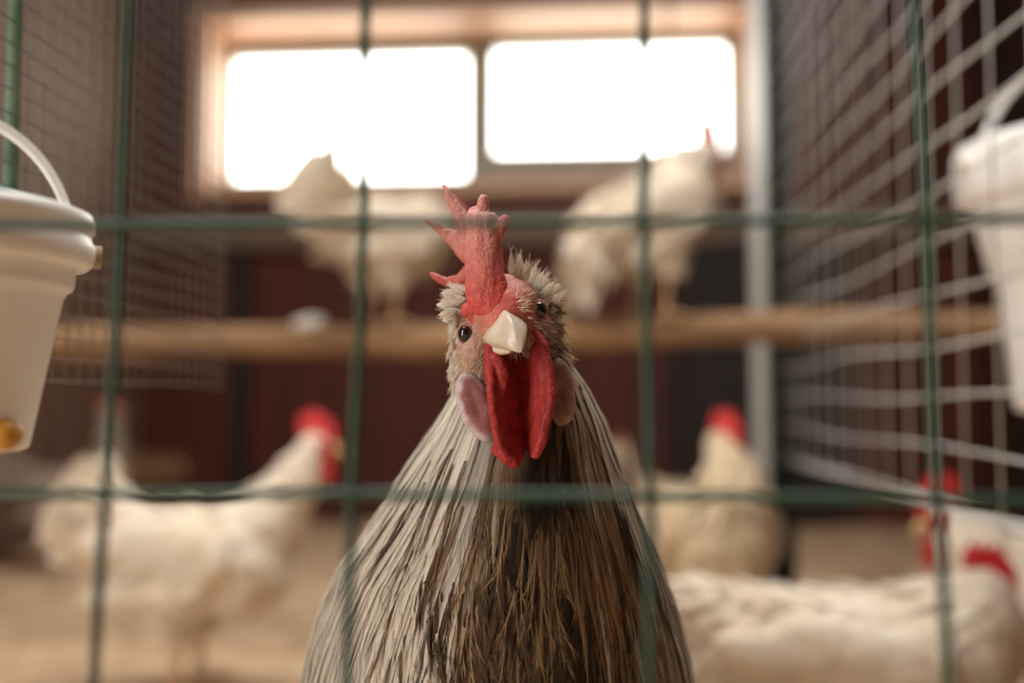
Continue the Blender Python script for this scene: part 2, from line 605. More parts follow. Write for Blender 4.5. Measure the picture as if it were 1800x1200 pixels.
obj('rear_post', tb([(MXL - .004, .812, .41), (MXL - .004, .812, CEIL_Z)], .0009, 8), M['fine_galv'], t, world=True, smooth=True)
obj('rail', tb([(MXL + .004, .36, .5035), (MXL + .004, .565, .5055)], .0030, 12), M['green_pale'], t, world=True, smooth=True)


# ------------------------------------------------------------------ buckets
def bucket(label, loc, r, prof, handle_h, handle_r, band, ear_z, hang, rotz=0):
    t = thing('bucket', label, 'bucket', loc, rotz)
    obj('body', lathe(prof, 64), M['white_plastic'], t, smooth=True)
    bm = bmesh.new()
    n = 40
    rings = []
    for i in range(n + 1):
        a = math.pi * i / n
        p = Vector((math.cos(a) * handle_r, 0, ear_z + math.sin(a) * handle_h))
        nr = Vector((math.cos(a), 0, math.sin(a)))
        q = []
        for uy, un in ((-1, -.35), (1, -.35), (1, .35), (-1, .35)):
            q.append(bm.verts.new(p + Vector((0, uy * band, 0)) + nr * (un * band)))
        rings.append(q)
    for r0, r1 in zip(rings, rings[1:]):
        for k in range(4):
            bm.faces.new((r0[k], r0[(k + 1) % 4], r1[(k + 1) % 4], r1[k]))
    bm.faces.new(rings[0][::-1])
    bm.faces.new(rings[-1])
    bmesh.ops.recalc_face_normals(bm, faces=bm.faces)
    obj('handle', bm, M['white_plastic'], t)
    for sgn in (-1, 1):
        obj('handle_ear', tb([(sgn * handle_r * .94, 0, ear_z), (sgn * (r + band * .8), 0, ear_z)], band * 1.1, 14), M['tan_plastic'], t, smooth=True)
    obj('hook', tb(hang, band * .35, 8), M['green_pale'], t, smooth=True)
    return t


by = .372
c = WY(-92, 600, by)
cx = c.x
zf = lambda py, y: WY(0, py, y).z
zt = zf(362, by)
P = lambda px_r, py: (px_r / FPX * by, zf(py, by) - zt)
prof = [P(130, 793), P(139, 789), P(142, 780), P(192, 520), P(199, 508), P(208, 503), P(212, 495), P(213, 470), P(222, 464), P(236, 462),
        P(243, 455), P(247, 440), P(247, 424), P(240, 412), P(240, 402), P(246, 395), P(246, 378), P(240, 368), P(228, 363), P(219, 368), P(190, 500), P(120, 780)]
bk = bucket('small white bucket with bail handle hanging beside the left mesh', (cx, by, zt), .0515, prof, .054, .0440, .0043, -.0165,
            [(0, 0, .0385), (0, .004, .0405), (-.02, .018, .041), (-.050, .034, .036)], R(32))
a = R(-50)
bm = bmesh.new()
ell(bm, (.0318 * math.cos(a), .0318 * math.sin(a), zf(762, by) - zt), (.0062, .0062, .0060), sub=3)
obj('valve', bm, M['orange_plastic'], bk, smooth=True)

by = .95
c = WY(1952, 600, by)
zt = zf(285, by)
prof = [(.074, -.25), (.080, -.247), (.082, -.24), (.0905, -.135), (.093, -.122), (.101, -.115), (.106, -.09), (.113, -.062), (.118, -.056), (.125, -.054),
        (.1285, -.047), (.1285, -.006), (.126, 0), (.120, 0), (.117, -.006), (.088, -.13), (.075, -.24)]
bucket('large white bucket with bail handle hanging behind the right mesh', (c.x, by, zt), .1275, prof, .105, .110, .0065, -.02,
       [(0, 0, .078), (0, 0, .30), (0, 0, CEIL_Z - zt)])

# ------------------------------------------------------------------ cord in front of the window
c = WY(1172, 40, 3.2)
o = obj('cord', tb([(c.x, 3.22, CEIL_Z), (c.x + .002, 3.22, 1.9), (c.x + .006, 3.22, 1.58)], .008, 8), M['rail_wood'], smooth=True)
tag(o, 'brown cord hanging from the ceiling before the right window pane', 'cord')

# ------------------------------------------------------------------ front fence of green coated wire
FY = .295
t = thing('wire_fence', 'green coated wire fence of wide square cells in front of the rooster', 'fence', (0, FY, 0))


def fence_y(z):
    return FY + (z - .40) * .065


def fpt(px, py):
    y = FY
    for _ in range(4):
        p = WY(px, py, y)
        y = fence_y(p.z)
    return WY(px, py, y)


for top, bot in (((-255, 0), (-330, 1200)), ((232, 0), (168, 1200)), ((646, 0), (612, 1200)), ((1132, 0), (1142, 1200)), ((1606, 0), (1668, 1200)), ((2090, 0), (2190, 1200))):
    a, b = fpt(*top), fpt(*bot)
    d = (a - b) / (a.z - b.z)
    lo, hi = b - d * b.z, a + d * .12
    n = 28
    obj('upright_wire', tb([lo.lerp(hi, i / n) + Vector((.0006 * math.sin(i * .8 + top[0]), 0, 0)) for i in range(n + 1)], .00160, 10), M['green_wire'], t, world=True, smooth=True)
for ys in ((-92, -85, -83, -90), (400, 397, 392, 384), (866, 866, 872, 882), (1340, 1344, 1352, 1366)):
    P4 = [fpt(x, y) + Vector((0, -.0031, 0)) for x, y in zip((-420, 500, 1300, 2240), ys)]
    pp = []
    for a, b in zip(P4, P4[1:]):
        pp += [a.lerp(b, i / 10) for i in range(10)]
    pp.append(P4[-1])
    obj('cross_wire', tb(pp, .00160, 10), M['green_wire'], t, world=True, smooth=True)


# ------------------------------------------------------------------ hens
def hen(label, loc, yaw, m='hen_white', head=(.175, 0, .325), beakdir=(1, 0, -.15), scale=1.0, tail=(-.165, 0, .275), pitch=0.0, seed=1, group=None,
        legs=(.0, .0), comb=1.0, legspread=.045, body_z=.178, wattle=1.0, face=True):
    rn = random.Random(seed)
    t = thing('hen', label, 'hen', loc, yaw, group)
    t.scale = (scale,) * 3
    S = Vector
    rp = Matrix.Rotation(-pitch, 3, 'Y')
    hip = S((0, 0, body_z))
    B = lambda x, y, z: hip + rp @ (S((x, y, z)))
    hd = S(head)
    bd = S(beakdir).normalized()
    bm = bmesh.new()
    ell(bm, B(0, 0, 0), (.122, .082, .078), rp)
    ell(bm, B(.075, 0, .006), (.072, .070, .080), rp)
    ell(bm, B(-.075, 0, .022), (.075, .060, .056), rp)
    nb = B(.105, 0, .045)
    chain(bm, [B(.07, 0, .02), nb, nb.lerp(hd, .55) + S((.006, 0, .004)), hd - bd * .004], [.066, .052, .033, .021], 7)
    ell(bm, hd, (.025, .018, .020))
    tl = S(tail)
    chain(bm, [B(-.07, 0, .02), B(-.11, 0, .035).lerp(tl, .35), tl.lerp(B(-.11, 0, .03), .25)], [.052, .040, .014], 6)
    for sg in (-1, 1):
        chain(bm, [B(.0, sg * legspread, -.03), (.012 + legs[0] * sg, sg * legspread, .085)], [.044, .020], 6)
    nz = lambda co: .0022 * noise.noise(co * 38 + S((seed * 3, 0, 0))) + .0016 * noise.noise(co * 120)
    body = fuse(bm, .0055, 5, .5, nz)
    # small body feathers lie on the skin, tips free
    body.normal_update()
    fc = Cards()
    vs = [v for v in body.verts]
    rn.shuffle(vs)
    for v in vs[:1100]:
        if (v.co - hd).length < .028 or v.co.z < .09:
            continue
        n = v.normal
        dr = S((-.9, 0, -.45))
        if v.co.x > .05 and v.co.z > .2:
            dr = (nb - hd).normalized() + S((-.2, 0, 0))
        dr = (dr - n * dr.dot(n))
        if dr.length < .05:
            continue
        dr.normalize()
        dr = (dr + S((rn.uniform(-.25, .25), rn.uniform(-.25, .25), rn.uniform(-.2, .2)))).normalized()
        sd_ = n.cross(dr).normalized()
        L_ = rn.uniform(.022, .040)
        P_ = [v.co + dr * (L_ * s) + n * (.0006 + .0015 * s * s + .0006 * s) for s in (0, .35, .7, 1)]
        fc.vane(P_, [sd_] * 4, [n] * 4, [.004, .008, .007, .001], lambda u, s: (1, 1, 1), ncol=3)
    obj('body', body, M[m], t, smooth=True)
    # wings folded on the flanks
    for sg in (-1, 1):
        wm = bmesh.new()
        ax = B(-.005, sg * .074, .018)
        rot = rp @ Matrix.Rotation(R(8) * sg, 3, 'Z') @ Matrix.Rotation(R(10), 3, 'Y')
        ell(wm, ax, (.088, .016, .044), rot)
        ell(wm, B(.045, sg * .068, .018), (.045, .022, .042), rp)
        ell(wm, B(-.085, sg * .060, .020), (.055, .012, .022), rot)
        wb = fuse(wm, .005, 3, .5, nz)
        obj('wing', wb, M[m], t, smooth=True)
        for k in range(22):
            r_ = k / 21
            p0 = B(.05 - .10 * (k % 11) / 10, sg * (.090 - .012 * (k % 11) / 10), .035 - .05 * (k // 11) - .01 * r_)
            dr = (rp @ S((-1, -sg * .12, -.10 - .15 * (k // 11)))).normalized()
            n = S((0, sg, .15)).normalized()
            P_ = [p0 + dr * (.07 * s) + n * .003 for s in (0, .35, .7, 1)]
            fc.vane(P_, [n.cross(dr).normalized()] * 4, [n] * 4, [.007, .013, .012, .003], lambda u, s: (1, 1, 1), ncol=3)
    # tail fan
    tf = Cards()
    base = B(-.105, 0, .035)
    td = (tl - base)
    for k in range(16):
        sg = -1 if k % 2 else 1
        f = (k // 2) / 7
        dr = (td.normalized() + S((-.35 * f, sg * .10 * (1 - f) + sg * .05, -.75 * f))).normalized()
        ln = td.length * (1.25 - .35 * f)
        n = S((.1, sg, .12)).normalized()
        sdv = n.cross(dr).normalized()
        p0 = base + S((0, sg * (.012 + .010 * f), -.01 * f))
        P_ = [p0 + dr * (ln * s) + S((0, sg * .004, -.02 * s * s)) for s in (0, .25, .5, .75, .93, 1)]
        tf.vane(P_, [sdv] * 6, [n] * 6, [.008, .016, .021, .020, .013, .002], lambda u, s: (1, 1, 1))
        for q in range(5):
            a_ = p0 + S((rn.uniform(-.02, .02), sg * rn.uniform(.0, .02), rn.uniform(-.03, .01)))
            d2 = (dr + S((rn.uniform(-.4, .4), rn.uniform(-.3, .3), rn.uniform(-.5, .2)))).normalized()
            P_ = [a_ + d2 * (ln * .6 * s) for s in (0, .4, .75, 1)]
            tf.vane(P_, [n.cross(d2).normalized()] * 4, [n] * 4, [.008, .013, .011, .002], lambda u, s: (1, 1, 1), ncol=3)
    tf.build('tail', M[m], t)
    fc.build('plumage', M[m], t)
    # head furniture
    up = (S((0, 0, 1)) - bd * bd.z).normalized()
    sv = bd.cross(up)
    cm = bmesh.new()
    nsp = 5
    for k in range(nsp):
        f = k / (nsp - 1)
        b0 = hd + bd * (.020 - .040 * f) + up * .014
        tip = b0 + up * (.024 + .010 * math.sin(f * math.pi)) * comb - bd * .010
        chain(cm, [b0, b0.lerp(tip, .5), tip], [.0085, .0065, .003], 4)
    obj('comb', fuse(cm, .0022, 2), M['comb_red'], t, smooth=True)
    fm = bmesh.new()
    for sg in (-1, 1):
        ell(fm, hd + bd * .010 + sv * (sg * .011) - up * .001, (.013, .009, .013))
    obj('face', fuse(fm, .002, 2), M['comb_red' if face else m], t, smooth=True)
    for sg in (-1, 1):
        wm = bmesh.new()
        b0 = hd + bd * .018 + sv * (sg * .007) - up * .012
        chain(wm, [b0, b0 - S((0, 0, .020)) * wattle, b0 - S((0, 0, .034)) * wattle], [.006, .009, .006], 5)
        obj('wattle', fuse(wm, .002, 2), M['comb_red'], t, smooth=True)
        em = bmesh.new()
        ell(em, hd + bd * .010 + sv * (sg * .0185) + up * .005, (.0042,) * 3, sub=2)
        obj('eye', em, M['eye_black'], t, smooth=True)
    obj('beak', tb([hd + bd * .016, hd + bd * .028 - up * .001, hd + bd * .038 - up * .004, hd + bd * .044 - up * .008], [.010, .0075, .004, .0008], 12), M['beak_horn'], t, smooth=True)
    for sg in (-1, 1):
        lm = bmesh.new()
        x0, y0 = .012 + legs[0] * sg, sg * legspread
        k0 = S((x0, y0, .095))
        f0 = S((x0 - .012 + legs[1] * sg, y0, .012))
        tube(lm, [k0, k0.lerp(f0, .5), f0], [.0085, .0058, .0068], 12)
        for ang, ln in ((0, .050), (R(34), .042), (R(-34), .042), (R(176), .022)):
            dr = S((math.cos(ang), math.sin(ang), 0))
            tube(lm, [f0 + S((0, 0, -.002)), f0 + dr * ln * .45 + S((0, 0, -.002)), f0 + dr * ln * .85 + S((0, 0, -.007)), f0 + dr * ln + S((0, 0, -.0105))], [.006, .0048, .0038, .0010], 10)
        obj('leg', lm, M['leg_yellow'], t, smooth=True)
    return t


def at(px, y):
    return WY(px, 700, y).x


hen('white hen with a bright red comb standing on the litter at left, facing right', (at(335, 1.35), 1.35, 0), R(2), head=(.178, 0, .335), tail=(-.128, 0, .318), seed=1)
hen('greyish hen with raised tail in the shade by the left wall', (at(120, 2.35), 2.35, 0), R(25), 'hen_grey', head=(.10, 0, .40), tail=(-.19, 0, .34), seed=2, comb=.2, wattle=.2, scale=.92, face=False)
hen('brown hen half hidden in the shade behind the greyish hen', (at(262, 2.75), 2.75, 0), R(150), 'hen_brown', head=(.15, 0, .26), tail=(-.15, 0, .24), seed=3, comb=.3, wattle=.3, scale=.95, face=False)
px = at(668, perch_y)
hen('white hen on the perch below the left window pane, tail up against the light', (px, perch_y, perch_top(px) - .004), R(44), head=(.182, 0, .228), beakdir=(1, 0, -.5),
    tail=(-.128, 0, .335), seed=4, comb=.7, scale=.84)
px = at(1142, perch_y)
hen('white hen on the perch below the right window pane, tail drooping, comb at window edge', (px, perch_y, perch_top(px) - .004), R(32), head=(.135, 0, .318), tail=(-.140, 0, .050), pitch=R(28), seed=5, scale=.92, comb=1.6)
hen('cream hen upright in the middle distance just left of the post', (at(1236, 1.5), 1.50, 0), R(-72), 'hen_cream', head=(.060, 0, .335), beakdir=(.8, .5, -.6), seed=6, pitch=R(14), body_z=.19)
hen('cream hen mostly hidden behind the shoulder of the rooster', (at(1075, 1.95), 1.95, 0), R(80), 'hen_cream', head=(.10, 0, .30), tail=(-.10, 0, .335), seed=7, comb=.2, wattle=.3, face=False)
hen('large white hen stooping at lower right, head lowered to the right', (at(1490, 1.02), 1.02, 0), R(-8), head=(.122, 0, .218), beakdir=(.9, 0, -.5), tail=(-.185, 0, .195), seed=8, body_z=.136, comb=.75)
hen('white hen at the right edge facing left with large red wattles', (at(1858, 1.22), 1.22, 0), R(188), head=(.145, 0, .262), beakdir=(.9, .1, -.3), seed=9, body_z=.16, comb=1.1, wattle=1.3)

# ------------------------------------------------------------------ the rooster
HD = .460                                  # depth of the face
rb = W(880, 600, .56)
ro = thing('rooster', 'grey and brown rooster with a red comb staring into the camera behind the fence', 'rooster', (rb.x, rb.y, 0))
U = HD / FPX                               # one photo pixel at the face, in metres


def HP(px, py, dz):
    return W(px, py, HD + dz * .001)


def hell(bm, px, py, dz, rx, ry, rz, roll=0.0, sub=3):
    rot = CB.to_3x3() @ Matrix.Rotation(R(-roll), 3, 'Z')
    ell(bm, HP(px, py, dz), (rx * U, ry * U, rz * .001), rot, sub)


def hchain(bm, L, n=8, sub=2):
    for a, b in zip(L, L[1:]):
        for k in range(n + 1):
            f = k / n
            q = [a[i] * (1 - f) + b[i] * f for i in range(4)]
            ell(bm, HP(*q[:3]), (q[3] * U,) * 3, None, sub)


# neck and breast: one lofted form, wider and deeper towards the keel
RINGS = [(590, 822, 972, .497, 18), (630, 812, 994, .497, 22), (680, 806, 1030, .498, 26), (740, 772, 1060, .500, 31), (800, 731, 1080, .503, 36),
         (860, 695, 1101, .507, 42), (920, 656, 1126, .511, 48), (1000, 600, 1160, .517, 55), (1080, 566, 1188, .525, 62), (1140, 549, 1204, .530, 66),
         (1200, 538, 1212, .535, 70), (1300, 524, 1222, .545, 75), (1420, 548, 1208, .556, 78), (1520, 606, 1152, .568, 72), (1600, 706, 1048, .580, 52)]
RA = np.array(RINGS, float)


def ring(py):
    return [float(np.interp(py, RA[:, 0], RA[:, k])) for k in range(1, 5)]


def surf(py, th):
    l, r, d, wd = ring(py)
    c, hw = (l + r) / 2, (r - l) / 2
    p = W(c + hw * math.sin(th), py, d)
    return p - C_F * (wd * .001 * math.cos(th))


def axis(py):
    l, r, d, wd = ring(py)
    return W((l + r) / 2, py, d)


bm = bmesh.new()
rows = []
pys = list(range(590, 1601, 26))
for py in pys:
    rows.append([bm.verts.new(surf(py, k / 40 * 2 * math.pi)) for k in range(40)])
for r0, r1 in zip(rows, rows[1:]):
    for k in range(40):
        bm.faces.new((r0[k], r0[(k + 1) % 40], r1[(k + 1) % 40], r1[k]))
bm.faces.new(rows[0])
bm.faces.new(rows[-1][::-1])
bmesh.ops.recalc_face_normals(bm, faces=bm.faces)
# trunk running back from the breast, thighs
bc = axis(1380)
ell(bm, bc + Vector((0, .07, .015)), (.098, .135, .090))
ell(bm, bc + Vector((0, .17, .035)), (.070, .090, .062))
for sg in (-1, 1):
    chain(bm, [bc + Vector((sg * .045, .05, -.05)), Vector((bc.x + sg * .05, bc.y + .045, .105))], [.050, .022], 7)
# skull
hell(bm, 888, 556, 16, 74, 78, 26, 18)
hell(bm, 868, 520, 9, 42, 40, 13, 18)
hell(bm, 892, 584, 3, 42, 36, 13, 18)
hell(bm, 838, 610, 12, 36, 52, 15, 10)
hell(bm, 944, 592, 13, 40, 58, 16, -6)
hell(bm, 905, 650, 27, 66, 74, 15)
hell(bm, 884, 566, 8, 58, 34, 14, 18)
hell(bm, 842, 664, 15, 36, 54, 12, -12)
hell(bm, 962, 648, 17, 30, 52, 12, 6)


def skin_col(co):
    q = co - HP(880, 545, 0)
    x, y = q.dot(C_R) / U, -q.dot(C_U) / U
    if y > 165 or q.dot(C_F) > .030:
        return (.10, .075, .055)
    d = math.hypot(x * .75, y + 10)
    f = min(1, max(0, (d - 22) / 62))
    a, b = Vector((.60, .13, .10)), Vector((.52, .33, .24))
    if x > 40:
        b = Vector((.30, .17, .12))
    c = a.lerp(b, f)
    n = noise.noise(co * 260)
    c *= 1 + .25 * n
    return tuple(c)


obj('body', fuse(bm, .0011, 3), M['face_skin'], ro, world=True, smooth=True, colf=skin_col)

# comb: thick front blade with knobs, rear points leaning over to one side
bm = bmesh.new()
def hcol(L, n=7):
    for a_, b_ in zip(L, L[1:]):
        for k in range(n + 1):
            f = k / n
            q = [a_[i] * (1 - f) + b_[i] * f for i in range(5)]
            hell(bm, q[0], q[1], q[2], q[3], q[3] * .55, q[4], 10)


hcol([(872, 560, 0, 24, 5), (868, 548, -1, 36, 7), (864, 532, -1, 44, 8), (857, 508, 0, 41, 8), (853, 480, 1, 36, 8), (850, 440, 2, 32, 7.5), (847, 400, 4, 29, 7), (846, 384, 5, 27, 6.5)])
for q in ((832, 546, 3, 24, 17, 5), (846, 566, 2.5, 20, 15, 4.5), (907, 545, 4, 17, 11, 4), (850, 585, 1.5, 12, 16, 4)):
    hell(bm, *q)
hchain(bm, [(846, 385, 5, 16), (848, 362, 5, 12), (849, 350, 5, 9.5)], 6)
hchain(bm, [(833, 385, 6, 14), (832, 371, 6, 9)], 4)
hchain(bm, [(862, 392, 4, 14), (866, 382, 4, 9)], 4)
hchain(bm, [(872, 407, 4, 16), (887, 389, 4, 12.5)], 4)
for x, y, r in ((879, 440, 7), (882, 465, 6), (876, 418, 8), (886, 492, 6), (880, 452, 6)):
    hell(bm, x, y, 4, r, r, 2.2)
hchain(bm, [(842, 470, 12, 22), (830, 440, 16, 20), (825, 405, 18, 18)], 7)
hchain(bm, [(822, 402, 16, 19), (803, 368, 17, 13), (789, 342, 17, 7.5), (780, 326, 17, 4)], 7)
hchain(bm, [(822, 442, 18, 22), (800, 420, 20, 16), (772, 400, 21, 8.5), (747, 388, 22, 3.2)], 7)
hchain(bm, [(828, 480, 18, 18), (808, 492, 20, 11), (783, 495, 22, 9), (766, 487, 22, 6.5), (758, 481, 22, 4)], 7)
hchain(bm, [(856, 515, 14, 24), (850, 490, 20, 22)], 5)


def comb_disp(co):
    return .0003 * noise.noise(co * 520) + .0005 * noise.noise(Vector((co.x * 330, co.y * 200, co.z * 90)))


def comb_col(co):
    q = co - HP(850, 540, 0)
    x, y = q.dot(C_R) / U, -q.dot(C_U) / U
    f = min(1, max(0, (-y - 10) / 130))
    c = Vector((.56, .085, .070)).lerp(Vector((.60, .27, .225)), f)
    edge = min(1, max(0, (x - (22 - .05 * y) + 14) / 22))
    c = c.lerp(Vector((.62, .045, .035)), .7 * edge)
    c *= 1 + .22 * noise.noise(co * 300)
    return tuple(c)


obj('comb', fuse(bm, .00065, 3, .5, comb_disp), M['comb_skin'], ro, world=True, smooth=True, colf=comb_col)


# wattles: two curved flaps, thick rounded front edge, opening towards the viewer
def wattle(rows, bulge):
    bm = bmesh.new()
    py = [r[0] for r in rows]
    ns, ntt = 34, 12
    for i in range(ns):
        y = py[0] + (py[-1] - py[0]) * i / (ns - 1)
        ex, ed, ix, idp = [float(np.interp(y, py, [r[k] for r in rows])) for k in range(1, 5)]
        for j in range(ntt):
            f = j / (ntt - 1)
            x = ex + (ix - ex) * (f ** .85)
            dz = ed + (idp + 5 - ed) * f + bulge * math.sin(f * math.pi)
            r = 1.9 * (1 - f) + 1.2 * f + .5 * math.exp(-(f / .12) ** 2)
            ell(bm, HP(x, y, dz), (r * .001,) * 3, None, 2)
    return bm


bm = wattle([(606, 860, -5, 882, 0), (625, 858, -7, 897, 2), (650, 860, -9, 908, 4), (680, 863, -11, 914, 4), (720, 867, -12, 918, 3), (760, 873, -12, 921, 1),
             (785, 880, -12, 922, -2), (805, 890, -11, 918, -5), (816, 902, -10, 911, -8)], 1.5)
hchain(bm, [(872, 628, -8, 10), (884, 652, -8, 12), (882, 690, -7, 8)], 6)          # fold beside the beak
hchain(bm, [(878, 778, -10, 9), (872, 790, -10, 10), (888, 802, -10, 11), (904, 812, -10, 9)], 6)


def wat_disp(co):
    return .0006 * noise.noise(co * 130) + .00035 * noise.noise(co * 420)


def wat_col(co):
    n = noise.noise(co * 210)
    c = Vector((.36, .032, .028)) * (1 + .3 * n)
    return tuple(c)


obj('wattle', fuse(bm, .00065, 3, .5, wat_disp), M['wattle_skin'], ro, world=True, smooth=True, colf=wat_col)
bm = wattle([(584, 944, -2, 918, 0), (610, 957, -5, 910, 2), (640, 965, -7, 908, 4), (680, 969, -8, 910, 5), (720, 965, -9, 914, 4), (760, 956, -9, 919, 2),
             (785, 949, -9, 926, -1), (800, 942, -8, 934, -4)], 1.5)
hchain(bm, [(951, 640, -4, 9), (955, 680, -5, 9), (950, 720, -5, 6)], 6)
obj('wattle', fuse(bm, .00065, 3, .5, wat_disp), M['wattle_skin'], ro, world=True, smooth=True, colf=wat_col)


# earlobes
def lobe(cx, cy, hl, hw, roll, dz, rim, mid):
    bm = bmesh.new()
    hell(bm, cx, cy, dz, hw, hl, 5.5, roll, 4)
    hell(bm, cx + 6, cy + hl * .25, dz - .5, hw * .8, hl * .72, 5.5, roll, 3)
    c0 = HP(cx, cy, dz)
    ca, sa = math.cos(R(roll)), math.sin(R(roll))

    def cf(co):
        q = co - c0
        x, y = q.dot(C_R) / U, -q.dot(C_U) / U
        u = (x * ca + y * sa)
        v = (-x * sa + y * ca)
        d = math.hypot(u / hw, v / hl) + .22 * noise.noise(co * 190)
        d += .22 * max(0, -u / hw)
        f = min(1, max(0, (d - .68) / .28))
        return tuple(Vector(mid).lerp(Vector(rim), f))

    def dp(co):
        q = co - c0
        x, y = q.dot(C_R) / U, -q.dot(C_U) / U
        u, v = (x * ca + y * sa), (-x * sa + y * ca)
        d = math.hypot(u / hw, v / hl)
        return -.0020 * math.exp(-(d / .55) ** 2) + .0006 * noise.noise(co * 180)

    obj('earlobe', fuse(bm, .0007, 3, .5, dp), M['lobe_skin'], ro, world=True, smooth=True, colf=cf)


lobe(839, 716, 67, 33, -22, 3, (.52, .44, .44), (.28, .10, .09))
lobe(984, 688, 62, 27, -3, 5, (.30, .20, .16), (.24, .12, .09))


# beak
def loft(secs, seg=20, ridge=.12):
    bm = bmesh.new()
    rings = []
    for (x, y, dz, rx, ry) in secs:
        q = []
        for k in range(seg):
            a = 2 * math.pi * k / seg
            rr = 1 + ridge * max(0, math.sin(a)) ** 6
            u, v = rx * math.cos(a) * rr, ry * math.sin(a) * rr
            if ridge and v > 0:
                st = math.sin(a)
                u = u * (1 - .62 * st ** 1.2) + .20 * rx * st
            cr, sr = math.cos(R(18)), math.sin(R(18))
            q.append(bm.verts.new(HP(x + u * cr - v * sr, y - (u * sr + v * cr), dz)))
        rings.append(q)
    for r0, r1 in zip(rings, rings[1:]):
        for k in range(seg):
            bm.faces.new((r0[k], r0[(k + 1) % seg], r1[(k + 1) % seg], r1[k]))
    bm.faces.new(rings[0][::-1])
    bm.faces.new(rings[-1])
    bmesh.ops.recalc_face_normals(bm, faces=bm.faces)
    return bm


bk = obj('beak', loft([(886, 582, 0, 42, 36), (888, 581, -6, 40, 35), (892, 583, -12, 35, 32), (897, 587, -17, 29, 28), (903, 595, -21.5, 21, 22), (908, 604, -24, 13, 15), (912, 612, -25, 6, 8), (914, 617, -25, 1.5, 2)]),
         M['ivory_beak'], ro, world=True, smooth=True)
obj('lower_beak', loft([(884, 604, 1, 30, 18), (886, 608, -6, 25, 15), (890, 613, -12, 16, 10), (894, 617, -16, 6, 4), (896, 618, -17, 1, 1)], ridge=0), M['ivory_beak'], ro, world=True, smooth=True)

# eyes, each a dark glossy ball in an amber ring and a pink lid
for x, y, dz, r, lx in ((818, 587, 1.2, 12.6, -1), (948, 545, 2.6, 13, 1)):
    bm = bmesh.new()
    hell(bm, x, y, dz, r, r * 1.22, r * U * 1000, -8 * lx, 4)
    e = obj('eye', bm, M['eye_black'], ro, world=True, smooth=True)
    bm = bmesh.new()
    n = 26
    pr = [HP(x + math.cos(2 * math.pi * k / n) * r * 1.08, y + math.sin(2 * math.pi * k / n) * r * 1.30, dz - .6) for k in range(n)]
    tube(bm, pr + pr[:2], .0005, 8)
    obj('eyelid', bm, M['face_skin'], ro, world=True, smooth=True, colf=lambda co: (.45, .24, .18))

# ---- plumage of neck, breast and back
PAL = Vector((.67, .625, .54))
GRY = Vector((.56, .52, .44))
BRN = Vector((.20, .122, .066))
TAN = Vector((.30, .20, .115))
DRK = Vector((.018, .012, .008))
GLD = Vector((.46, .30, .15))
pl = Cards()
rf = random.Random(11)


def plume(py0, th, L, wmax, base, tip, shaft, edge, lift=1.0, over=0.0):
    n = 10
    S_, SD, NR, WD = [], [], [], []
    drift = (rf.uniform(-.10, .10) + (-.06 if th > 0 else .06) * rf.random()) * (.45 if wmax > .0034 else 1)
    o0 = rf.uniform(.0002, .0012) + over
    for i in range(n):
        s = i / (n - 1)
        py = min(1590, py0 + L * s)
        a = th + drift * s * s
        p = surf(py, a)
        nn = (p - axis(py))
        nn = (nn - Vector((0, 0, 1)) * nn.z * .5).normalized()
        S_.append(p + nn * (o0 + .0012 * lift * s + .0022 * lift * s ** 3))
        NR.append(nn)
    for i in range(n):
        tg = (S_[min(i + 1, n - 1)] - S_[max(i - 1, 0)]).normalized()
        SD.append(NR[i].cross(tg).normalized())
        s = i / (n - 1)
        WD.append(wmax * ((.35 + .65 * (s / .4) ** .7) if s < .4 else max(.03, 1 - ((s - .4) / .6) ** 1.35)))
    rnd = rf.random()

    def cf(u, s):
        c = base.lerp(tip, s * s)
        if shaft is not None:
            c = c.lerp(shaft, max(0, 1 - abs(u) * 1.5) * min(1, .4 + s) * .9)
        c = c.lerp(edge, .55 * abs(u) ** 2 * s)
        return tuple(c)

    pl.vane(S_, SD, NR, WD, cf, camber=.10, rnd=rnd)
    for k in range(9):                                   # loose barbs at the fringe
        s = rf.uniform(.35, 1)
        i = min(n - 2, int(s * (n - 1)))
        sg = rf.choice((-1, 1))
        tg = (S_[i + 1] - S_[i]).normalized()
        p = S_[i] + SD[i] * (sg * WD[i] * rf.uniform(.3, .95)) + NR[i] * .0003
        dr = (tg + SD[i] * (sg * rf.uniform(.08, .35)) + NR[i] * rf.uniform(0, .12)).normalized()
        l_ = rf.uniform(.004, .010)
        pl.hair([p, p + dr * l_ * .5, p + dr * l_ + tg * .001], SD[i], .00013, tuple(Vector(cf(sg, s)) * rf.uniform(.85, 1.2)), rnd)


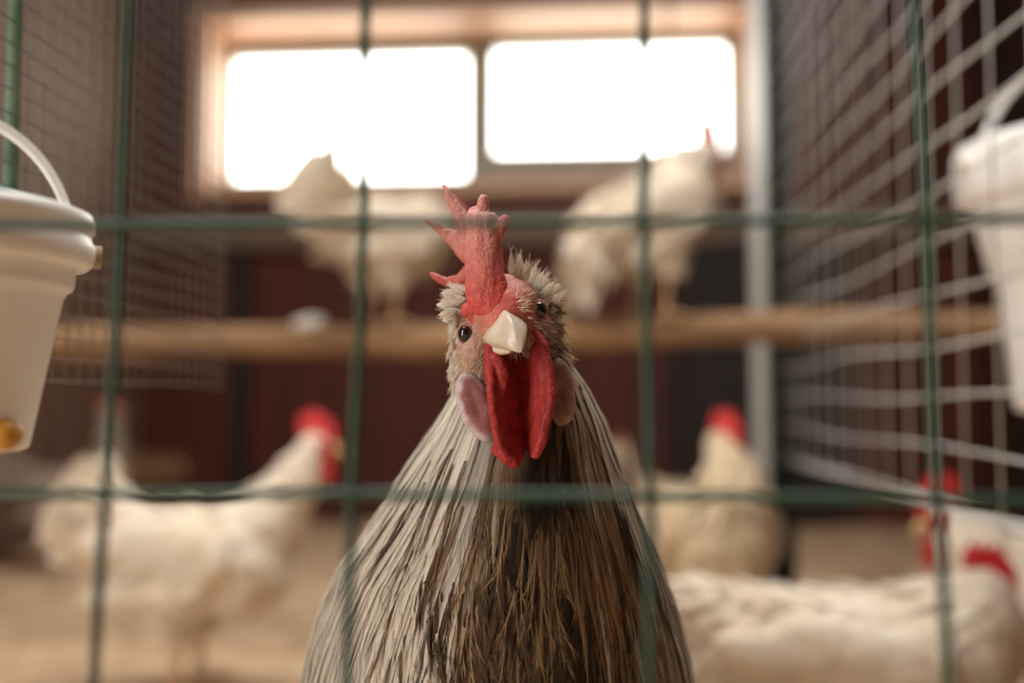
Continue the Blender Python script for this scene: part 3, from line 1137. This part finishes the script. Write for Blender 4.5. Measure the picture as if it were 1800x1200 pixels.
py = 1500.0
while py > 606:
    l, r, d, wd = ring(py)
    arc = (r - l) / 2 * math.pi * 2
    step = 17 if py < 1260 else 26
    nth = int(arc * .82 / step)
    for k in range(nth):
        th = -math.pi + 2 * math.pi * (k + rf.random()) / nth
        if py < 720 and abs(th) < R(30 + (720 - py) * .55):
            continue                                     # bare face and wattles here
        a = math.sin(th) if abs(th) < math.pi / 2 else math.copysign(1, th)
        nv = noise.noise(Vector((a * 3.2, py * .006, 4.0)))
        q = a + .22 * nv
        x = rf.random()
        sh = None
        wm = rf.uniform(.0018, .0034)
        if q < -.30:  # paler left, browner right: plumage colour with the side light painted in
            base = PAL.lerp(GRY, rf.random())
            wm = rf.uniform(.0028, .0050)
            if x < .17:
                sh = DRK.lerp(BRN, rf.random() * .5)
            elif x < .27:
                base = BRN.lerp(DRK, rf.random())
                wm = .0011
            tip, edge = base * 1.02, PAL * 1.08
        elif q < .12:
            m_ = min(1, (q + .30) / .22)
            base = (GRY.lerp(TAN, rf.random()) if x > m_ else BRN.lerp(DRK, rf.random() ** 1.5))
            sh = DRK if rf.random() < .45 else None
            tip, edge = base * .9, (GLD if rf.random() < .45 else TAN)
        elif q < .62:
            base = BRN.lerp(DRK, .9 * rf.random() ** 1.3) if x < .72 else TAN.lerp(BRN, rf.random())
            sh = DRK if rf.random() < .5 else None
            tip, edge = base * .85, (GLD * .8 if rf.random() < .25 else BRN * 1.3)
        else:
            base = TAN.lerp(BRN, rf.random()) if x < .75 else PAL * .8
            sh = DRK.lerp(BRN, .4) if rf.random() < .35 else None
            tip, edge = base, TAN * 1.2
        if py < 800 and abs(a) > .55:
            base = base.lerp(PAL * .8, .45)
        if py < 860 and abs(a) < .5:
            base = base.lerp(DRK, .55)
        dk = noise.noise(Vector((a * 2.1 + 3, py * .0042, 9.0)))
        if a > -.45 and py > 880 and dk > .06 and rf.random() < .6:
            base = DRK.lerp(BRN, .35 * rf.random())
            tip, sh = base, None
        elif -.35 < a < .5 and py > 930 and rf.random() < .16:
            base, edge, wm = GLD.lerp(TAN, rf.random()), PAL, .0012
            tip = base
        elif a > .86 and rf.random() < .75:  # pale right edge: rim light from the window put into feather colour
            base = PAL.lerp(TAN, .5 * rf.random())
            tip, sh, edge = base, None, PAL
        L_ = rf.uniform(160, 320) if py < 1100 else rf.uniform(190, 340)
        if py < 700:
            L_ *= .7
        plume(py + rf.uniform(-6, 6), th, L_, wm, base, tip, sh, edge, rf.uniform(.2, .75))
    py -= 13 if py < 1260 else 30


def at_px(px, py):
    l, r, d, wd = ring(py)
    return math.asin(max(-.97, min(.97, (px - (l + r) / 2) / ((r - l) / 2))))


# darker stripes among the pale hackles, dark clusters on the breast, thin golden wisps
for px, py, n_, sx, sy, w0, w1, l0, l1 in ((862, 1050, 18, 18, 60, .0016, .0030, 120, 200), (985, 1050, 34, 26, 60, .0016, .0032, 120, 210), (955, 790, 26, 40, 26, .0018, .003, 70, 120),
                                     (1075, 900, 10, 30, 90, .0010, .0018, 120, 200), (905, 900, 16, 40, 50, .0012, .0024, 100, 170), (800, 960, 6, 20, 60, .0012, .002, 110, 180),
                                     (1040, 1100, 12, 40, 60, .0012, .0022, 110, 180), (930, 1120, 12, 30, 30, .0014, .0026, 100, 160)):
    for k in range(n_):
        py_ = py + rf.gauss(0, sy * .6)
        c = DRK.lerp(BRN, .35 * rf.random() ** 2)
        plume(py_, at_px(px + rf.gauss(0, sx * .6), py_), rf.uniform(l0, l1), rf.uniform(w0, w1), c, c, None, DRK, rf.uniform(.3, .6), rf.uniform(.0008, .0020))
for k in range(36):
    py_ = rf.uniform(760, 1080)
    l, r, d, wd = ring(py_)
    f = rf.uniform(.06, .62)
    c = DRK.lerp(BRN, .8 * rf.random())
    plume(py_, at_px(l + (r - l) * f, py_), rf.uniform(110, 210), rf.uniform(.0007, .0014), c, c, None, c, rf.uniform(.4, .7), rf.uniform(.0006, .0018))
for k in range(30):
    py_ = rf.uniform(860, 1130)
    px_ = rf.gauss(915, 45)
    c = GLD.lerp(TAN, rf.random())
    plume(py_, at_px(px_, py_), rf.uniform(80, 150), rf.uniform(.0003, .0006), c * .5, c, None, c, rf.uniform(.5, .8), .0022)
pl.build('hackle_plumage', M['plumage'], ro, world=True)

# back, flank and tail feathers behind
bp = Cards()
for sg in (-1, 1):
    for k in range(150):
        f = rf.random()
        a = R(rf.uniform(10, 120))
        y = .02 + .19 * f
        rx, rz = .100 - .045 * f * f, .094 - .04 * f * f
        n = Vector((sg * math.sin(a), 0, math.cos(a)))
        p = bc + Vector((n.x * rx, y, .018 + .02 * f + n.z * rz))
        dr = Vector((0, 1, -.25))
        dr = (dr - n * dr.dot(n)).normalized()
        sdv = n.cross(dr)
        c = PAL.lerp(TAN, rf.random())
        bp.vane([p + dr * (.055 * s) + n * (.003 + .004 * s * s) for s in (0, .3, .6, .85, 1)], [sdv] * 5, [n] * 5, [.006, .010, .011, .007, .001],
                lambda u, s: tuple(c.lerp(DRK, .7 * max(0, 1 - 2 * abs(u)) * s)))
bp.build('back_plumage', M['plumage'], ro, world=True)
tf = Cards()
base = bc + Vector((0, .225, .055))
for k in range(14):
    sg = -1 if k % 2 else 1
    f = (k // 2) / 6
    dr = Vector((sg * .10, .8, .55 - .85 * f)).normalized()
    ln = .20 - .05 * f
    n = Vector((sg, -.1, .1)).normalized()
    P_ = [base + Vector((sg * .012, 0, -.02 * f)) + dr * (ln * s) + Vector((sg * .01 * s, .02 * s * s, -.11 * s * s)) for s in (0, .2, .4, .6, .8, .95, 1)]
    c = DRK.lerp(BRN, rf.random())
    tf.vane(P_, [n.cross(dr).normalized()] * 7, [n] * 7, [.008, .014, .017, .016, .012, .006, .001], lambda u, s: tuple(c))
tf.build('tail', M['plumage'], ro, world=True)
for sg in (-1, 1):
    lm = bmesh.new()
    k0 = Vector((bc.x + sg * .05, bc.y + .045, .115))
    f0 = Vector((bc.x + sg * .05, bc.y + .030, .013))
    tube(lm, [k0, k0.lerp(f0, .5), f0], [.011, .0075, .0088], 14)
    for ang, ln in ((-90, .062), (-56, .052), (-124, .052), (86, .028)):
        dr = Vector((math.cos(R(ang)), math.sin(R(ang)), 0))
        tube(lm, [f0, f0 + dr * ln * .45, f0 + dr * ln * .85 + Vector((0, 0, -.005)), f0 + dr * ln + Vector((0, 0, -.009))], [.008, .0065, .005, .0012], 12)
    tube(lm, [k0.lerp(f0, .68), k0.lerp(f0, .70) + Vector((-sg * .012, .012, .003))], [.004, .0008], 8)
    obj('leg', lm, M['leg_yellow'], ro, world=True, smooth=True)

# ---- head feathers: fluffy tufts at the crown, hair-fine cover on the cheeks
hf = Cards()
rh = random.Random(5)
WHT = Vector((.74, .70, .62))
CRM = Vector((.58, .46, .33))
DBR = Vector((.10, .065, .042))


def tuft(px, py, dz, dx, dy, ln, wd, c, out=2.0, barbs=7):
    v = Vector((dx, dy)).normalized()
    side = (C_R * -v.y + C_U * -v.x).normalized()
    n = -C_F
    n_ = 5
    rnd = rh.random()
    P_ = []
    for i in range(n_):
        s = i / (n_ - 1)
        P_.append(HP(px + v.x * ln * s, py + v.y * ln * s, dz - out * s + 1.5 * out * s * s))
    wid = [wd * U * k for k in (.35, .8, 1, .75, .12)]
    hf.vane(P_, [side] * n_, [n] * n_, wid, lambda u, s: tuple(c * (.75 + .35 * s)), camber=.3, rnd=rnd)
    tg = (P_[-1] - P_[0]).normalized()
    for k in range(barbs):
        i = rh.choice((1, 2, 3, 3, 4))
        sg = rh.choice((-1, 1))
        p = P_[i] + side * (sg * wid[i] * rh.uniform(.2, .9))
        dr = (tg + side * sg * rh.uniform(.1, .5) + n * rh.uniform(-.1, .3)).normalized()
        l_ = ln * U * rh.uniform(.18, .4)
        hf.hair([p, p + dr * l_ * .6, p + dr * l_], side, .00013, tuple(c * rh.uniform(.9, 1.25)), rnd)


# right-hand crest, brushed up and outwards from beside the comb to behind the eye
for k in range(85):
    f = rh.random()
    x0 = 905 + 62 * f + rh.uniform(-6, 6)
    y0 = 515 + 30 * f + rh.uniform(-22, 10)
    dx, dy = .05 + .75 * f + rh.uniform(-.25, .25), -1 + .35 * f
    tuft(x0, y0, 6 + 8 * rh.random(), dx, dy, rh.uniform(34, 58) * (1 - .45 * f), rh.uniform(5, 8), WHT.lerp(CRM, rh.random() * .8), 1)
# left crown, shorter, pointing left and up
for k in range(60):
    f = rh.random()
    x0, y0 = 822 - 26 * f + rh.uniform(-8, 8), 520 + 32 * f + rh.uniform(-12, 8)
    dx, dy = -1 + .35 * f + rh.uniform(-.3, .3), -.25 + .55 * f + rh.uniform(-.45, .25)
    tuft(x0, y0, 4 + 8 * rh.random(), dx, dy, rh.uniform(20, 42) * (1 - .4 * f), rh.uniform(4, 7), WHT.lerp(CRM, rh.random() * .5), 1)
# down the left cheek edge
for k in range(95):
    f = rh.random()
    x0 = 800 + rh.uniform(-4, 12) - 2 * math.sin(f * 3)
    y0 = 548 + 120 * f
    tuft(x0, y0, 9 + 6 * rh.random(), -.35 + rh.uniform(-.3, .3), 1, rh.uniform(14, 28), rh.uniform(2.5, 4.5), WHT.lerp(CRM, rh.random()), .8, 5)
# behind and below the right eye
for k in range(150):
    f = rh.random()
    x0 = 956 + 36 * f + rh.uniform(-12, 12)
    y0 = 520 + 140 * f + rh.uniform(-10, 10)
    c = CRM.lerp(DBR, rh.random()) if x0 < 972 + 20 * f else WHT.lerp(CRM, rh.random())
    tuft(x0, y0, 6 + 8 * rh.random(), .55 + rh.uniform(-.35, .35), .8 - .5 * (1 - f) + rh.uniform(-.4, .3), rh.uniform(12, 26), rh.uniform(2.2, 4.5), c, .8, 5)


# hair on the face, laid on the skull
def on_face(px, py):
    best = 40
    for (x, y, dz, rx, ry, rz, roll) in ((888, 556, 16, 74, 78, 26, 18), (868, 520, 9, 42, 40, 13, 18), (892, 584, 3, 42, 36, 13, 18), (838, 610, 12, 36, 52, 15, 10), (944, 592, 13, 40, 58, 16, -6), (905, 650, 27, 66, 74, 15, 0), (884, 566, 8, 58, 34, 14, 18), (842, 664, 15, 36, 54, 12, -12), (962, 648, 17, 30, 52, 12, 6)):
        a = R(-roll)
        u = (px - x) * math.cos(a) + (-(py - y)) * math.sin(a)
        v = -(px - x) * math.sin(a) + (-(py - y)) * math.cos(a)
        q = 1 - (u / rx) ** 2 - (v / ry) ** 2
        if q > 0:
            best = min(best, dz - rz * math.sqrt(q))
    return best


for k in range(2300):
    px, py = rh.uniform(796, 990), rh.uniform(505, 705)
    if math.hypot(px - 818, (py - 587) / 1.2) < 17 or math.hypot(px - 948, (py - 545) / 1.2) < 16 or math.hypot((px - 890) / 1.1, py - 580) < 40:
        continue
    if 832 < px < 905 and py < 560:
        continue
    d = on_face(px, py)
    if d > 35:
        continue
    if px < 872 and rh.random() < .35:
        continue
    v = Vector((px - 888, py - 575))
    v = (v.normalized() + Vector((rh.uniform(-.35, .35), .55 + rh.uniform(-.35, .35)))).normalized()
    ln = rh.uniform(7, 17)
    q = (px + v.x * ln, py + v.y * ln)
    d2 = on_face(*q)
    if d2 > 35:
        d2 = d + 2
    p0, p2 = HP(px, py, d - .1), HP(q[0], q[1], min(d, d2) - .9 if abs(d2 - d) < 6 else d - .5)
    c = (CRM if rh.random() < .6 else WHT) if px < 930 else (DBR if rh.random() < .55 else CRM)
    side = (C_R * -v.y + C_U * -v.x).normalized()
    hf.hair([p0, p0.lerp(p2, .5) - C_F * .0004, p2], side, .00016, tuple(c * rh.uniform(.8, 1.1)))
hf.build('head_feathers', M['head_fluff'], ro, world=True)
